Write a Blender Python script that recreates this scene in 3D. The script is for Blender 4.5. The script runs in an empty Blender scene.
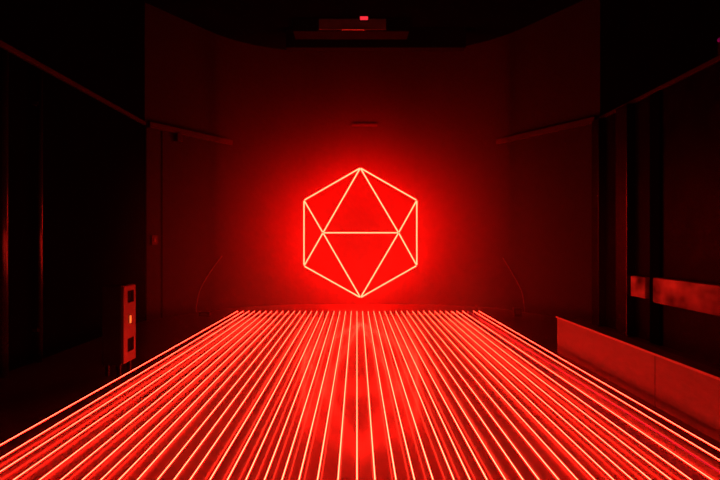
import bpy, bmesh, math, random
from mathutils import Vector, Matrix
random.seed(7)
S = bpy.context.scene
C = S.collection
V = Vector

# ------------------------------------------------------------------ camera
H, F = 1.5, 500.0                 # eye height, focal length in pixels
VX, VY = 357.0, 241.0             # vanishing point of the room's depth lines
cd = bpy.data.cameras.new('camera'); cam = bpy.data.objects.new('camera', cd); C.objects.link(cam)
cd.sensor_width = 36.0; cd.lens = F * 36 / 720
cd.shift_x = (360 - VX) / 720; cd.shift_y = (VY - 240) / 720
cd.clip_end = 100
cam.location = (0, 0, H); cam.rotation_euler = (math.pi / 2, 0, 0)
S.camera = cam

def at(px, py, D):                # point of the room seen at a pixel, D metres ahead
    return V(((px - VX) * D / F, D, H - (py - VY) * D / F))

# ------------------------------------------------------------------ helpers
def box(bm, lo, hi, bev=0.0, mat=None):
    r = bmesh.ops.create_cube(bm, size=1.0)
    lo, hi = V(lo), V(hi)
    for v in r['verts']:
        v.co = V([lo[i] + (v.co[i] + .5) * (hi[i] - lo[i]) for i in range(3)])
    if bev:
        es = list({e for v in r['verts'] for e in v.link_edges})
        r2 = bmesh.ops.bevel(bm, geom=es, offset=bev, segments=2, affect='EDGES', profile=.7)
        vs = list({v for f in r2['faces'] for v in f.verts} | {v for v in r['verts'] if v.is_valid})
    else:
        vs = r['verts']
    if mat is not None:
        for v in vs: v.co = mat @ v.co
    return bm

def tube(bm, pts, r, n=8, caps=True):
    pts = [V(p) for p in pts]
    rings = []
    for i, p in enumerate(pts):
        a = pts[max(i - 1, 0)]; b = pts[min(i + 1, len(pts) - 1)]
        t = (b - a).normalized()
        up = V((0, 0, 1)) if abs(t.z) < .9 else V((0, 1, 0))
        u = t.cross(up).normalized(); w = u.cross(t).normalized()
        rings.append([bm.verts.new(p + r * (math.cos(2 * math.pi * k / n) * u + math.sin(2 * math.pi * k / n) * w)) for k in range(n)])
    for A, B in zip(rings, rings[1:]):
        for k in range(n):
            bm.faces.new((A[k], A[(k + 1) % n], B[(k + 1) % n], B[k]))
    if caps:
        bm.faces.new(list(reversed(rings[0]))); bm.faces.new(rings[-1])
    return bm

def obj(name, bm, mat, parent=None, smooth=False):
    bmesh.ops.recalc_face_normals(bm, faces=bm.faces)
    me = bpy.data.meshes.new(name); bm.to_mesh(me); bm.free()
    if smooth:
        for p in me.polygons: p.use_smooth = True
    me.materials.append(mat)
    o = bpy.data.objects.new(name, me); C.objects.link(o)
    if parent:
        o.parent = parent
        o.matrix_parent_inverse = parent.matrix_basis.inverted()
    return o

def tag(o, label, cat, group=None, kind=None):
    o['label'] = label; o['category'] = cat
    if group: o['group'] = group
    if kind: o['kind'] = kind
    return o

def thing(name, label, cat, loc, group=None):
    o = bpy.data.objects.new(name, None); C.objects.link(o)
    o.empty_display_size = .1; o.location = loc
    return tag(o, label, cat, group)

def struct(name, bm, mat, label=None):
    o = obj(name, bm, mat); o['kind'] = 'structure'
    if label: o['label'] = label
    return o

def B(): return bmesh.new()

# ------------------------------------------------------------------ materials
def new_mat(name):
    m = bpy.data.materials.new(name); m.use_nodes = True
    nt = m.node_tree
    return m, nt, nt.nodes['Principled BSDF']

def surf(name, c1, c2, rough=(.5, .7), scale=(3, 3, 3), spec=.4, bump=0.0, metal=0.0, detail=6, ramp=(.32, .7)):
    """dark painted / plastic surface with a mottled tone, uneven gloss and a slight relief"""
    m, nt, p = new_mat(name)
    tc = nt.nodes.new('ShaderNodeTexCoord'); mp = nt.nodes.new('ShaderNodeMapping')
    mp.inputs['Scale'].default_value = scale
    nz = nt.nodes.new('ShaderNodeTexNoise'); nz.inputs['Scale'].default_value = 1.0
    nz.inputs['Detail'].default_value = detail; nz.inputs['Roughness'].default_value = .65
    nt.links.new(tc.outputs['Object'], mp.inputs['Vector']); nt.links.new(mp.outputs['Vector'], nz.inputs['Vector'])
    cr = nt.nodes.new('ShaderNodeValToRGB')
    cr.color_ramp.elements[0].position = ramp[0]; cr.color_ramp.elements[1].position = ramp[1]
    cr.color_ramp.elements[0].color = (*c1, 1); cr.color_ramp.elements[1].color = (*c2, 1)
    nt.links.new(nz.outputs['Fac'], cr.inputs['Fac']); nt.links.new(cr.outputs['Color'], p.inputs['Base Color'])
    mr = nt.nodes.new('ShaderNodeMapRange'); mr.inputs['From Min'].default_value = .3; mr.inputs['From Max'].default_value = .7
    mr.inputs['To Min'].default_value = rough[0]; mr.inputs['To Max'].default_value = rough[1]
    nt.links.new(nz.outputs['Fac'], mr.inputs['Value']); nt.links.new(mr.outputs['Result'], p.inputs['Roughness'])
    p.inputs['Specular IOR Level'].default_value = spec; p.inputs['Metallic'].default_value = metal
    if bump:
        b = nt.nodes.new('ShaderNodeBump'); b.inputs['Strength'].default_value = bump; b.inputs['Distance'].default_value = .01
        nt.links.new(nz.outputs['Fac'], b.inputs['Height']); nt.links.new(b.outputs['Normal'], p.inputs['Normal'])
    return m

def glow(name, rgb):
    m, nt, p = new_mat(name)
    p.inputs['Base Color'].default_value = (.02, .0, .0, 1)
    p.inputs['Emission Color'].default_value = (*rgb, 1)
    p.inputs['Emission Strength'].default_value = 1.0
    return m

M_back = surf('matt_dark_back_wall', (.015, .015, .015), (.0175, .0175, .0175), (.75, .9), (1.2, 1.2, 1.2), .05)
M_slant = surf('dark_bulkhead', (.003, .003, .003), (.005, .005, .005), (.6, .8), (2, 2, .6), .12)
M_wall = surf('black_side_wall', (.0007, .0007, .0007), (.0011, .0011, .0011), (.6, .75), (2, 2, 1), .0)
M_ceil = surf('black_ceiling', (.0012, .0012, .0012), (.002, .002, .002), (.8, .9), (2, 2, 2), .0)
M_rail = surf('grey_rail_paint', (.022, .022, .022), (.032, .032, .032), (.4, .55), (4, 4, 4), .1)
M_sidrail = surf('dark_rail_paint', (.015, .015, .015), (.02, .02, .02), (.35, .5), (4, 4, 4), .2)
M_gloss = surf('black_gloss_panel', (.0012, .0012, .0012), (.003, .003, .003), (.3, .5), (2.5, 2.5, 2.5), .02)
M_post = surf('black_gloss_post', (.001, .001, .001), (.002, .002, .002), (.18, .28), (3, 3, 3), .3)
M_ply = surf('scuffed_low_partition', (.025, .025, .025), (.085, .085, .085), (.4, .65), (2.2, 1.2, 5), .2, .05)
M_cap = surf('lit_edge_partition_cap', (.08, .08, .08), (.16, .16, .16), (.35, .5), (5, 2, 5), .3)  # paler than the boards, painting in the lit line along the top edge
M_ledge = surf('patchy_ledge_face', (.02, .02, .02), (.42, .42, .42), (.5, .8), (3, 2.0, 3), .1, detail=2, ramp=(.3, .75))  # soft dark and pale patches from coarse noise
M_case = surf('black_case', (.003, .003, .003), (.006, .006, .006), (.5, .6), (6, 6, 6), .12)
M_plate = surf('grey_plate', (.02, .02, .02), (.03, .03, .03), (.4, .55), (7, 7, 7), .2)
M_pipe = surf('black_enamel_pipe', (.006, .006, .006), (.01, .01, .01), (.2, .28), (3, 3, 3), .35)
M_panel = surf('grey_unit_panel', (.10, .10, .10), (.14, .14, .14), (.5, .6), (6, 6, 6), .2)
M_dark = surf('dark_recess', (.001, .001, .001), (.002, .002, .002), (.7, .8), (5, 5, 5), .02)
M_cable = surf('pale_cable_sheath', (.04, .04, .04), (.06, .06, .06), (.3, .4), (9, 9, 9), .5)
M_metal = surf('bracket_metal', (.6, .6, .6), (.7, .7, .7), (.35, .5), (30, 30, 30), .4)
M_sign = glow('sign_tube_face_light', (92.0, .82, .37))
M_signback = glow('sign_outline_back_light', (3700.0, .80, .3))
M_signflank = glow('sign_outline_side_back_light', (2600.0, .80, .3))
M_signinner = glow('sign_inner_back_light', (30.0, .20, .08))
M_line = glow('line_tube_core_light', (16.0, .95, .46))
M_lineside = glow('line_tube_side_light', (42.0, .03, .012))
M_linebase = glow('line_tube_base_light', (16.0, .55, .24))
M_dim = glow('line_tube_dim_light', (.5, .006, .03))
M_redlamp = glow('red_lamp_light', (1.0, .03, .05))
M_amber = glow('amber_indicator_light', (1.3, .26, .04))
M_pink = glow('pink_indicator_light', (.09, .0, .03))

def floor_mat():
    """black dance vinyl laid in cross-wise rolls: scuffed, glossy, faint seams"""
    m, nt, p = new_mat('scuffed_glossy_black_vinyl')
    L = nt.links
    tc = nt.nodes.new('ShaderNodeTexCoord')
    def noise(scale, sc=1.0, detail=5, rough=.6):
        mp = nt.nodes.new('ShaderNodeMapping'); mp.inputs['Scale'].default_value = scale
        n = nt.nodes.new('ShaderNodeTexNoise'); n.inputs['Scale'].default_value = sc
        n.inputs['Detail'].default_value = detail; n.inputs['Roughness'].default_value = rough
        L.new(tc.outputs['Object'], mp.inputs['Vector']); L.new(mp.outputs['Vector'], n.inputs['Vector'])
        return n.outputs['Fac']
    def rng(val, a, b, c, d):
        r = nt.nodes.new('ShaderNodeMapRange'); r.inputs['From Min'].default_value = a; r.inputs['From Max'].default_value = b
        r.inputs['To Min'].default_value = c; r.inputs['To Max'].default_value = d
        L.new(val, r.inputs['Value']); return r.outputs['Result']
    def mth(op, a, b=None):
        r = nt.nodes.new('ShaderNodeMath'); r.operation = op
        if isinstance(a, (int, float)): r.inputs[0].default_value = a
        else: L.new(a, r.inputs[0])
        if b is not None:
            if isinstance(b, (int, float)): r.inputs[1].default_value = b
            else: L.new(b, r.inputs[1])
        return r.outputs[0]
    sep = nt.nodes.new('ShaderNodeSeparateXYZ'); L.new(tc.outputs['Object'], sep.inputs[0])
    broad = noise((.9, .9, 1), 1.0)
    scuff = noise((5.0, 22.0, 1), 1.0, 8, .7)               # scuffs drawn out across the room
    # middle stretch: bounds the worn patches and the painted-in central glow
    mid_glow_wear = rng(mth('ABSOLUTE', sep.outputs['X']), .15, .95, 1, 0)
    worn = mth('MULTIPLY', mid_glow_wear, rng(noise((1.6, .8, 1), 1.0, 3), .42, .62, 0, 1))
    patch = mth('MULTIPLY', worn, rng(scuff, .52, .66, 0, 1))
    ramp = nt.nodes.new('ShaderNodeValToRGB')
    ramp.color_ramp.elements[0].position = .3; ramp.color_ramp.elements[1].position = .72
    ramp.color_ramp.elements[0].color = (.026, .026, .026, 1); ramp.color_ramp.elements[1].color = (.045, .045, .045, 1)
    L.new(broad, ramp.inputs['Fac'])
    mix = nt.nodes.new('ShaderNodeMix'); mix.data_type = 'RGBA'
    L.new(mth('MAXIMUM', patch, mth('MULTIPLY', mid_glow_wear, .4)), mix.inputs['Factor']); L.new(ramp.outputs['Color'], mix.inputs['A'])  # glow down the middle is put into the base colour as a lighter tone
    mix.inputs['B'].default_value = (.16, .15, .14, 1)
    L.new(mix.outputs['Result'], p.inputs['Base Color'])
    r = mth('ADD', rng(broad, .3, .7, .10, .145), rng(scuff, .35, .7, -.005, .012))
    L.new(mth('MULTIPLY', r, rng(patch, 0, 1, 1, .2)), p.inputs['Coat Roughness']); L.new(mth('ADD', rng(broad, .3, .7, .34, .42), mth('MULTIPLY', mid_glow_wear, .2)), p.inputs['Roughness'])
    p.inputs['Coat Weight'].default_value = .6; p.inputs['Coat IOR'].default_value = 1.45
    p.inputs['Specular IOR Level'].default_value = .42
    # seams between the rolls every 1.6 m
    fr = mth('FRACT', mth('DIVIDE', sep.outputs['Y'], 1.6))
    seam = rng(mth('ABSOLUTE', mth('SUBTRACT', fr, .5)), .0, .008, -1, 0)
    hgt = mth('MULTIPLY', seam, .6)
    b = nt.nodes.new('ShaderNodeBump'); b.inputs['Strength'].default_value = .18; b.inputs['Distance'].default_value = .004
    L.new(hgt, b.inputs['Height']); L.new(b.outputs['Normal'], p.inputs['Normal'])
    return m
M_floor = floor_mat()

# ------------------------------------------------------------------ the setting
XL, XR, YB, ZC = -4.0, 4.4, 11.85, 6.0      # side walls, back wall, ceiling
CL, CR = 9.43, 9.05                          # where the side walls end and the splayed walls begin
BL, BR = (-2.45, YB), (2.75, YB)             # ends of the back wall
YN = -2.5
bm = B(); box(bm, (XL - .3, YN, -.2), (XR + .3, YB + .3, 0)); struct('floor', bm, M_floor)
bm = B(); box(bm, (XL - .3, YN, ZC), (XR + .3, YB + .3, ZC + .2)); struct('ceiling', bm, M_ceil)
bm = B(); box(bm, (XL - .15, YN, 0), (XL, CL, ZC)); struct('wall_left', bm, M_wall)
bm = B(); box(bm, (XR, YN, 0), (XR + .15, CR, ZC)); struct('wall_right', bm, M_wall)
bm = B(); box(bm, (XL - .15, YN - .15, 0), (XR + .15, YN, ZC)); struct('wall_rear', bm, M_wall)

def frame(a, b):                  # matrix: local x runs a->b along a wall, local y points out of the room
    a, b = V((*a, 0)), V((*b, 0)); d = (b - a); n = d.length; d.normalize()
    return Matrix(((d.x, -d.y, 0, a.x), (d.y, d.x, 0, a.y), (0, 0, 1, 0), (0, 0, 0, 1))), n

ML, lenL = frame((XL, CL), BL)
MR, lenR = frame(BR, (XR, CR))
# back of the room: one continuous wall, its two splayed flanks turning into the flat middle in wide curves
def fillet(p, a, b, r, n=14):
    p, a, b = V(p), V(a), V(b); u = (a - p).normalized(); w = (b - p).normalized()
    half = u.angle(w) / 2; t = r / math.tan(half)
    c = p + (u + w).normalized() * (r / math.sin(half)); s0 = p + u * t; s1 = p + w * t
    a0 = s0 - c; a1 = s1 - c; ang = a0.angle(a1)
    return [c + (a0 * math.sin((1 - k / n) * ang) + a1 * math.sin(k / n * ang)) / math.sin(ang) for k in range(n + 1)]
p0, p1, p2, p3 = V((XL, CL, 0)), V((*BL, 0)), V((*BR, 0)), V((XR, CR, 0))
plan = [p0] + fillet(p1, p0, p2, 2.6) + fillet(p2, p1, p3, 2.6) + [p3]
bm = B(); rows = []
for k, p in enumerate(plan):
    a = plan[max(k - 1, 0)]; b = plan[min(k + 1, len(plan) - 1)]; t = (b - a).normalized(); o = V((-t.y, t.x, 0)) * .15
    rows.append([bm.verts.new(q) for q in (p, p + V((0, 0, ZC)), p + o + V((0, 0, ZC)), p + o)])
for A_, B_ in zip(rows, rows[1:]):
    for k in range(4): bm.faces.new((A_[k], A_[(k + 1) % 4], B_[(k + 1) % 4], B_[k]))
bm.faces.new(rows[0]); bm.faces.new(list(reversed(rows[-1])))
wb = struct('wall_back', bm, M_back)
for p in wb.data.polygons:
    p.use_smooth = abs(p.normal.z) < .5
wb.data.set_sharp_from_angle(angle=math.radians(35))

# rails high on the walls
ZR = 3.70
bm = B(); box(bm, (.05, -.09, ZR - .055), (lenL - .1, 0, ZR + .055), .012, ML); struct('trim_1', bm, M_rail, 'dark rail high along the left splayed wall')
bm = B(); box(bm, (.1, -.09, ZR - .055), (lenR - .05, 0, ZR + .055), .012, MR); struct('trim_2', bm, M_rail, 'dark rail high along the right splayed wall')
bm = B(); box(bm, (XL, 3.2, ZR - .03), (XL + .05, CL - .08, ZR + .03), .008); struct('trim_3', bm, M_sidrail, 'thin rail high along the black left wall')
bm = B(); box(bm, (XR - .05, 3.2, ZR - .03), (XR, CR - .05, ZR + .03), .008); struct('trim_4', bm, M_sidrail, 'thin rail high along the black right wall')
# flat pilaster at the left corner
bm = B()
box(bm, (.0, -.05, 0), (.30, 0, 3.64), .008, ML); box(bm, (.36, -.03, 0), (.55, 0, 3.64), .006, ML)
struct('trim_5', bm, M_back, 'flat pilaster in the corner of the left wall')
# dark uprights and gloss panels of the right wall
for k, (y0, y1, dx) in enumerate(((8.78, 9.04, .16), (7.86, 8.2, .16), (7.16, 7.4, .07))):
    bm = B(); box(bm, (XR - dx, y0, 0), (XR, y1, 3.66), .01)
    struct('trim_%d' % (6 + k), bm, M_post if k < 2 else M_wall)
for k, (y0, y1) in enumerate(((8.2, 8.78), (7.4, 7.86), (3.6, 7.16))):
    bm = B(); box(bm, (XR - .03, y0 + .005, .0), (XR, y1 - .005, 3.66), .005)
    struct('trim_%d' % (9 + k), bm, M_gloss)
bm = B(); box(bm, (XR - .18, 3.3, .62), (XR - .031, 7.14, .98), .03)
struct('trim_12', bm, M_ledge, 'horizontal padded ledge band along the right wall, lit red')
bm = B(); box(bm, (XR - .12, 7.43, .64), (XR - .031, 7.83, .96), .03)
struct('trim_14', bm, M_ledge, 'short end piece of the ledge band between two posts')
# ceiling bulkhead far up at the back
bm = B(); box(bm, (-1.5, 10.55, 5.58), (2.3, 10.75, ZC)); struct('trim_13', bm, M_slant, 'shallow bulkhead under the ceiling')

# ------------------------------------------------------------------ low partitions
t = thing('low_partition', 'long low scuffed partition beside the right end of the glowing lines', 'partition', (2.75, 3, 0))
ends = [1.0, 4.53, 6.75]
for a, b in zip(ends, ends[1:]):
    bm = B(); box(bm, (2.70, a + .004, .0), (2.82, b - .004, .465), .006); obj('board', bm, M_ply, t)
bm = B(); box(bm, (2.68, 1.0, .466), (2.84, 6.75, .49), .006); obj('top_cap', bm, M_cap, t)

# ------------------------------------------------------------------ upright box with two square ports, left
XB = -2.60
t = thing('equipment_box', 'upright dark equipment box with two square ports beside the leftmost light line', 'equipment box', (XB - .2, 5.68, 0))
bm = B(); box(bm, (XB - .22, 5.53, .12), (XB - .01, 5.86, 1.0), .01); obj('case', bm, M_case, t)
def plate_with_holes():
    bm = B(); y0, y1, z0, z1 = 5.545, 5.845, .135, .99
    hy0, hy1 = 5.64, 5.80
    for a, b, c, d in ((y0, hy0, z0, z1), (hy1, y1, z0, z1), (hy0, hy1, z0, .245), (hy0, hy1, .395, .80), (hy0, hy1, .935, z1)):
        box(bm, (XB - .009, a, c), (XB + .012, b, d))
    return bm
fp = obj('front_plate', plate_with_holes(), M_plate, t)
for z0, z1 in ((.245, .395), (.80, .935)):
    bm = B(); box(bm, (XB - .009, 5.642, z0 + .002), (XB - .003, 5.798, z1 - .002)); obj('square_port', bm, M_dark, t)
bm = B(); box(bm, (XB + .012, 5.69, .565), (XB + .022, 5.715, .65), .004); o = obj('indicator', bm, M_amber, t); o['label'] = 'small amber indicator'
for y in (5.56, 5.80):
    for x in (XB - .2, XB - .07):
        bm = B(); box(bm, (x, y, 0), (x + .035, y + .03, .12)); obj('foot', bm, M_case, t)

# ------------------------------------------------------------------ the glowing sign
YS = 10.8
P = {k: at(x, y, YS) for k, (x, y) in dict(top=(360.3, 168), ul=(304, 200.3), ll=(304, 266), bot=(360.5, 297.6), lr=(416.8, 265.6), ur=(416.8, 200.3), il=(323, 232.8), ir=(398.6, 232.8)).items()}
t = thing('geometric_neon_sign', 'large glowing hexagonal outline of triangles hung before the back wall', 'neon sign', (0.08, YS, 2.9 - 1.22))
RS = .0145
edges = ['top ul', 'ul ll', 'll bot', 'bot lr', 'lr ur', 'ur top', 'top il', 'top ir', 'il ir', 'il ul', 'il ll', 'il bot', 'ir ur', 'ir lr', 'ir bot']
for e in edges:
    a, b = e.split(); a, b = P[a], P[b]; d = (b - a).normalized() * RS * .9
    bm = B(); tube(bm, [a + d, b - d], RS, 10); o = obj('neon_tube', bm, M_sign, t, True)
    o.data.materials.append(M_signflank if e in ('ul ll', 'lr ur') else M_signback if edges.index(e) < 6 else M_signinner)                 # the brighter strip along the back of the tube washes the wall
    for p in o.data.polygons:
        if p.normal.y > .75: p.material_index = 1
for k in ('top', 'ul', 'ur'):
    bm = B(); p = P[k]; tube(bm, [p + V((0, .02, 0)), V((p.x, p.y + .02, ZC))], .002, 6); obj('hanging_wire', bm, M_case, t)

# small hanging plate above the sign
bm = B(); a = at(352, 126, YB - .02); b = at(377, 123.6, YB - .02)
box(bm, (a.x, YB - .035, a.z), (b.x, YB, b.z), .004)
tag(obj('wall_plate', bm, M_plate), 'small flat plate on the back wall above the neon sign', 'plate')

# ------------------------------------------------------------------ the rows of glowing lines
h = .072
HZ = H - h
DF = F * HZ / (311.3 - VY)
DB = F * HZ / (480 - VY)
bottom = {2: None, 3: 13.75, 4: 40, 5: 61, 6: 82.5, 7: 101, 8: 119, 9: 137.5, 10: 157.5, 11: 174, 12: 190, 13: 210, 14: 227.5, 15: 246, 16: 264.5,
          17: 282, 18: 299, 19: 317.5, 20: 338, 21: 357, 22: 375, 23: 396, 24: 414.5, 25: 433, 26: 454, 27: 470, 28: 487, 29: 505.5, 30: 523,
          31: 539, 32: 558.75, 33: 577.5, 34: 595, 35: 613.5, 36: 632.5, 37: 650.5, 38: 671, 39: 691, 40: 712, 41: 732, 42: 752, 43: 771}
for i, y0 in ((0, 445), (1, 458.75), (2, 472)):
    bottom[i] = VX + (0 - VX) * (480 - VY) / (y0 - VY)
words = ['outermost', 'second', 'third', 'fourth', 'fifth', 'sixth', 'seventh', 'eighth', 'ninth', 'tenth', 'eleventh', 'twelfth', 'thirteenth', 'fourteenth',
         'fifteenth', 'sixteenth', 'seventeenth', 'eighteenth', 'nineteenth', 'twentieth', 'twenty-first', 'twenty-second']
NT = 44
for i in range(NT):
    tip = VX + (i - 21) * (5.69 if i < 21 else 5.555)
    xf = (tip - VX) * DF / F; xn = (bottom[i] - VX) * DB / F
    YE = 1.3
    xe = xn + (xf - xn) * (YE - DB) / (DF - DB)
    if i < 22:
        lab = 'thin glowing red light line above the floor, ' + ('leftmost of the row' if i == 0 else words[i] + ' from the left end of the row')
        if i == 21: lab = 'thin glowing light line pointing straight at the viewer, middle of the row'
    else:
        j = NT - 1 - i
        lab = 'thin glowing red light line above the floor, ' + ('rightmost, beside the low partition' if j == 0 else words[j] + ' from the right end of the row')
        if i == 41: lab = 'dim purplish light line, third from the right end of the row'
    t = thing('light_line', lab, 'light line', (xf, DF, 0), 'glowing light lines above the floor')
    bm = B(); n = 6
    tube(bm, [V((xf + (xe - xf) * k / n, DF + (YE - DF) * k / n, h)) for k in range(n + 1)], .0042, 12)
    o = obj('glowing_tube', bm, M_dim if i == 41 else M_line, t, True)
    if i != 41:
        o.data.materials.append(M_lineside); o.data.materials.append(M_linebase)             # pale along the top, deep red down the sides
        for p in o.data.polygons:
            if p.normal.z < .45: p.material_index = 1
            if p.normal.z < -.3: p.material_index = 2
    bm = B(); box(bm, (xf - .010, DF + .004, 0), (xf + .010, DF + .016, h + .008), .001); box(bm, (xf - .018, DF, 0), (xf + .018, DF + .04, .006), .001)
    obj('end_bracket', bm, M_metal, t)

# ------------------------------------------------------------------ small things on the walls and floor
def on_left_splay(px):           # point of the left splayed wall along a pixel column
    k = (px - VX) / F; d = ML.col[0].xyz; s = (k * CL - XL) / (d.x - k * d.y)
    return V((XL + d.x * s, CL + d.y * s, 0)), s
def cable(name, label, pts, r=.008):
    bm = B()
    P_ = [V(p) for p in pts]; out = []
    for a in range(len(P_) - 1):          # Catmull-Rom through the points
        p0, p1, p2, p3 = P_[max(a - 1, 0)], P_[a], P_[a + 1], P_[min(a + 2, len(P_) - 1)]
        for k in range(8):
            u = k / 8
            out.append(.5 * ((2 * p1) + (-p0 + p2) * u + (2 * p0 - 5 * p1 + 4 * p2 - p3) * u * u + (-p0 + 3 * p1 - 3 * p2 + p3) * u ** 3))
    out.append(P_[-1])
    tube(bm, out, r, 6)
    return tag(obj(name, bm, M_sidcable, smooth=True), label, 'cable')
M_sidcable = surf('grey_cable_sheath', (.06, .06, .06), (.08, .08, .08), (.3, .4), (9, 9, 9), .5)
pts = []
for px, py in ((222, 256), (211, 271), (201, 288), (197, 303)):
    q, s = on_left_splay(px); D = q.y - .08
    pts.append(at(px, py, D))
pts.append(V((pts[-1].x, pts[-1].y - .03, .01)))
cable('hanging_cable', 'thin cable curving down the left splayed wall', pts)
d = MR.col[0].xyz
def on_right_splay(px):
    k = (px - VX) / F; s = (k * BR[1] - BR[0]) / (d.x - k * d.y)
    return V((BR[0] + d.x * s, BR[1] + d.y * s, 0)), s
pts = []
for px, py in ((503, 258), (512, 273), (521, 290), (524, 304)):
    q, s = on_right_splay(px); pts.append(at(px, py, q.y - .08))
pts.append(V((pts[-1].x, pts[-1].y - .03, .01)))
cable('hanging_cable', 'thin cable curving down the right splayed wall', pts)

def floor_box(label, px, D, w, hh, dd):
    p = at(px, VY, D)
    t = thing('floor_socket_box', label, 'socket box', (p.x, D, 0), 'small boxes on the floor')
    bm = B(); box(bm, (p.x - w / 2, D - dd / 2, 0), (p.x + w / 2, D + dd / 2, hh), .008); obj('housing', bm, M_plate, t)
    bm = B(); box(bm, (p.x - w * .3, D - dd / 2 - .008, hh * .3), (p.x + w * .3, D - dd / 2, hh * .75), .003); obj('socket_cover', bm, M_cable, t)
floor_box('small box on the floor under the left hanging cable', 205, 10.0, .22, .09, .14)
floor_box('small box on the floor under the right hanging cable', 517, 9.95, .15, .17, .12)

# switch box on the pilaster
q, s = on_left_splay(152)
z = H - (240 - VY) * q.y / F
t = thing('wall_switch_box', 'small square switch box on the left corner pilaster', 'switch box', ML @ V((s, -.05, z)))
bm = B(); box(bm, (s - .06, -.085, z - .09), (s + .06, -.051, z + .09), .006, ML); obj('cover', bm, M_plate, t)
bm = B(); box(bm, (s - .02, -.095, z - .035), (s + .02, -.085, z + .035), .003, ML); obj('switch', bm, M_cable, t)
# bracket under the left rail
bm = B(); q, s = on_left_splay(176)
box(bm, (s - .06, -.13, ZR - .22), (s + .06, -.0, ZR - .056), .01, ML)
tag(obj('rail_bracket', bm, M_sidrail), 'dark bracket under the rail of the left splayed wall', 'bracket')

# pipes on the black left wall
def pipe(label, px, r, z0, z1):
    k = (px - VX) / F; D = (XL + r + .04) / k; x = XL + r + .04
    t = thing('wall_pipe', label, 'pipe', (x, D, z0), 'upright pipes on the left wall')
    bm = B(); tube(bm, [(x, D, z0), (x, D, z1)], r, 20); obj('tube', bm, M_pipe, t, True)
    for z in (z0 + .4, z1 - .4):
        bm = B(); box(bm, (XL, D - r - .015, z - .02), (x, D + r + .015, z + .02), .004); obj('clip', bm, M_case, t)
pipe('thick upright black pipe on the left wall, nearer the viewer', 3, .05, 0, 3.6)
pipe('slim upright black pipe on the left wall, farther along', 40, .03, 0, 3.6)

# unit hung under the ceiling, with a red lamp
YP = 10.1
a, b = at(293, 31.5, YP), at(409, 8, YP)
t = thing('ceiling_unit', 'black box hung under the ceiling above the neon sign', 'ceiling unit', ((a.x + b.x) / 2, YP, a.z))
bm = B()
box(bm, (a.x, YP, a.z), (b.x, YP + .4, ZC), .01); obj('housing', bm, M_case, t)
c0, c1 = at(319, 30, YP), at(386, 12.5, YP)
bm = B(); box(bm, (c0.x, YP - .02, c0.z), (c1.x, YP, min(c1.z, ZC - .02)), .004); obj('front_panel', bm, M_panel, t)
c0, c1 = at(342, 30.5, YP), at(364, 28.6, YP)
bm = B(); tube(bm, [(c0.x, YP - .045, c0.z), (c1.x, YP - .045, c0.z)], .012, 8)
box(bm, (c0.x, YP - .05, c0.z - .01), (c0.x + .02, YP - .02, c0.z + .01)); box(bm, (c1.x - .02, YP - .05, c0.z - .01), (c1.x, YP - .02, c0.z + .01))
obj('handle_bar', bm, M_metal, t)
c = at(364, 16.5, YP - .1)
t = thing('red_lamp', 'small red lamp on the front of the black ceiling unit', 'lamp', (c.x, YP - .02, c.z))
bm = B(); box(bm, (c.x - .10, YP - .07, c.z - .065), (c.x + .10, YP - .02, c.z + .065), .01); obj('housing', bm, M_case, t)
bm = B(); box(bm, (c.x - .08, YP - .085, c.z - .058), (c.x + .08, YP - .07, c.z + .058), .012); obj('lens', bm, M_redlamp, t)
# tiny indicator lamp high on the right wall
c = at(718.5, 40, 6.02)
c.x = XR
t = thing('indicator_lamp', 'tiny dim pink indicator lamp high on the black right wall', 'lamp', (XR, c.y, c.z))
bm = B(); box(bm, (XR - .03, c.y - .04, ZR + .031), (XR, c.y + .04, c.z + .05), .006); obj('base', bm, M_case, t)
bm = B(); bmesh.ops.create_uvsphere(bm, u_segments=12, v_segments=8, radius=.025)
for v in bm.verts: v.co += V((XR - .035, c.y, c.z))
obj('lens', bm, M_pink, t, True)

# ------------------------------------------------------------------ haze in the room, view
w = bpy.data.worlds.new('world'); S.world = w; w.use_nodes = True
nt = w.node_tree
bg = nt.nodes['Background']; bg.inputs['Color'].default_value = (0, 0, 0, 1); bg.inputs['Strength'].default_value = 0
HAZE = .05                        # thin theatre haze, hanging thickest low in front of the sign
vs = nt.nodes.new('ShaderNodeVolumeScatter'); vs.inputs['Anisotropy'].default_value = .1
ge = nt.nodes.new('ShaderNodeNewGeometry')
mp = nt.nodes.new('ShaderNodeMapping'); mp.vector_type = 'TEXTURE'
mp.inputs['Location'].default_value = (.15, 9.9, 1.0); mp.inputs['Scale'].default_value = (5.8, 4.5, 3.6)
ln = nt.nodes.new('ShaderNodeVectorMath'); ln.operation = 'LENGTH'
mr = nt.nodes.new('ShaderNodeMapRange'); mr.interpolation_type = 'SMOOTHSTEP'
mr.inputs['From Min'].default_value = .0; mr.inputs['From Max'].default_value = 1.0
mr.inputs['To Min'].default_value = HAZE; mr.inputs['To Max'].default_value = .0002
nt.links.new(ge.outputs['Position'], mp.inputs['Vector']); nt.links.new(mp.outputs['Vector'], ln.inputs[0])
nt.links.new(ln.outputs['Value'], mr.inputs['Value']); nt.links.new(mr.outputs['Result'], vs.inputs['Density'])
nt.links.new(vs.outputs['Volume'], nt.nodes['World Output'].inputs['Volume'])
w.cycles.volume_step_size = .5
S.view_settings.view_transform = 'Standard'; S.view_settings.look = 'None'
S.view_settings.exposure = 0.0; S.view_settings.gamma = 1.0; S.view_settings.use_curve_mapping = False
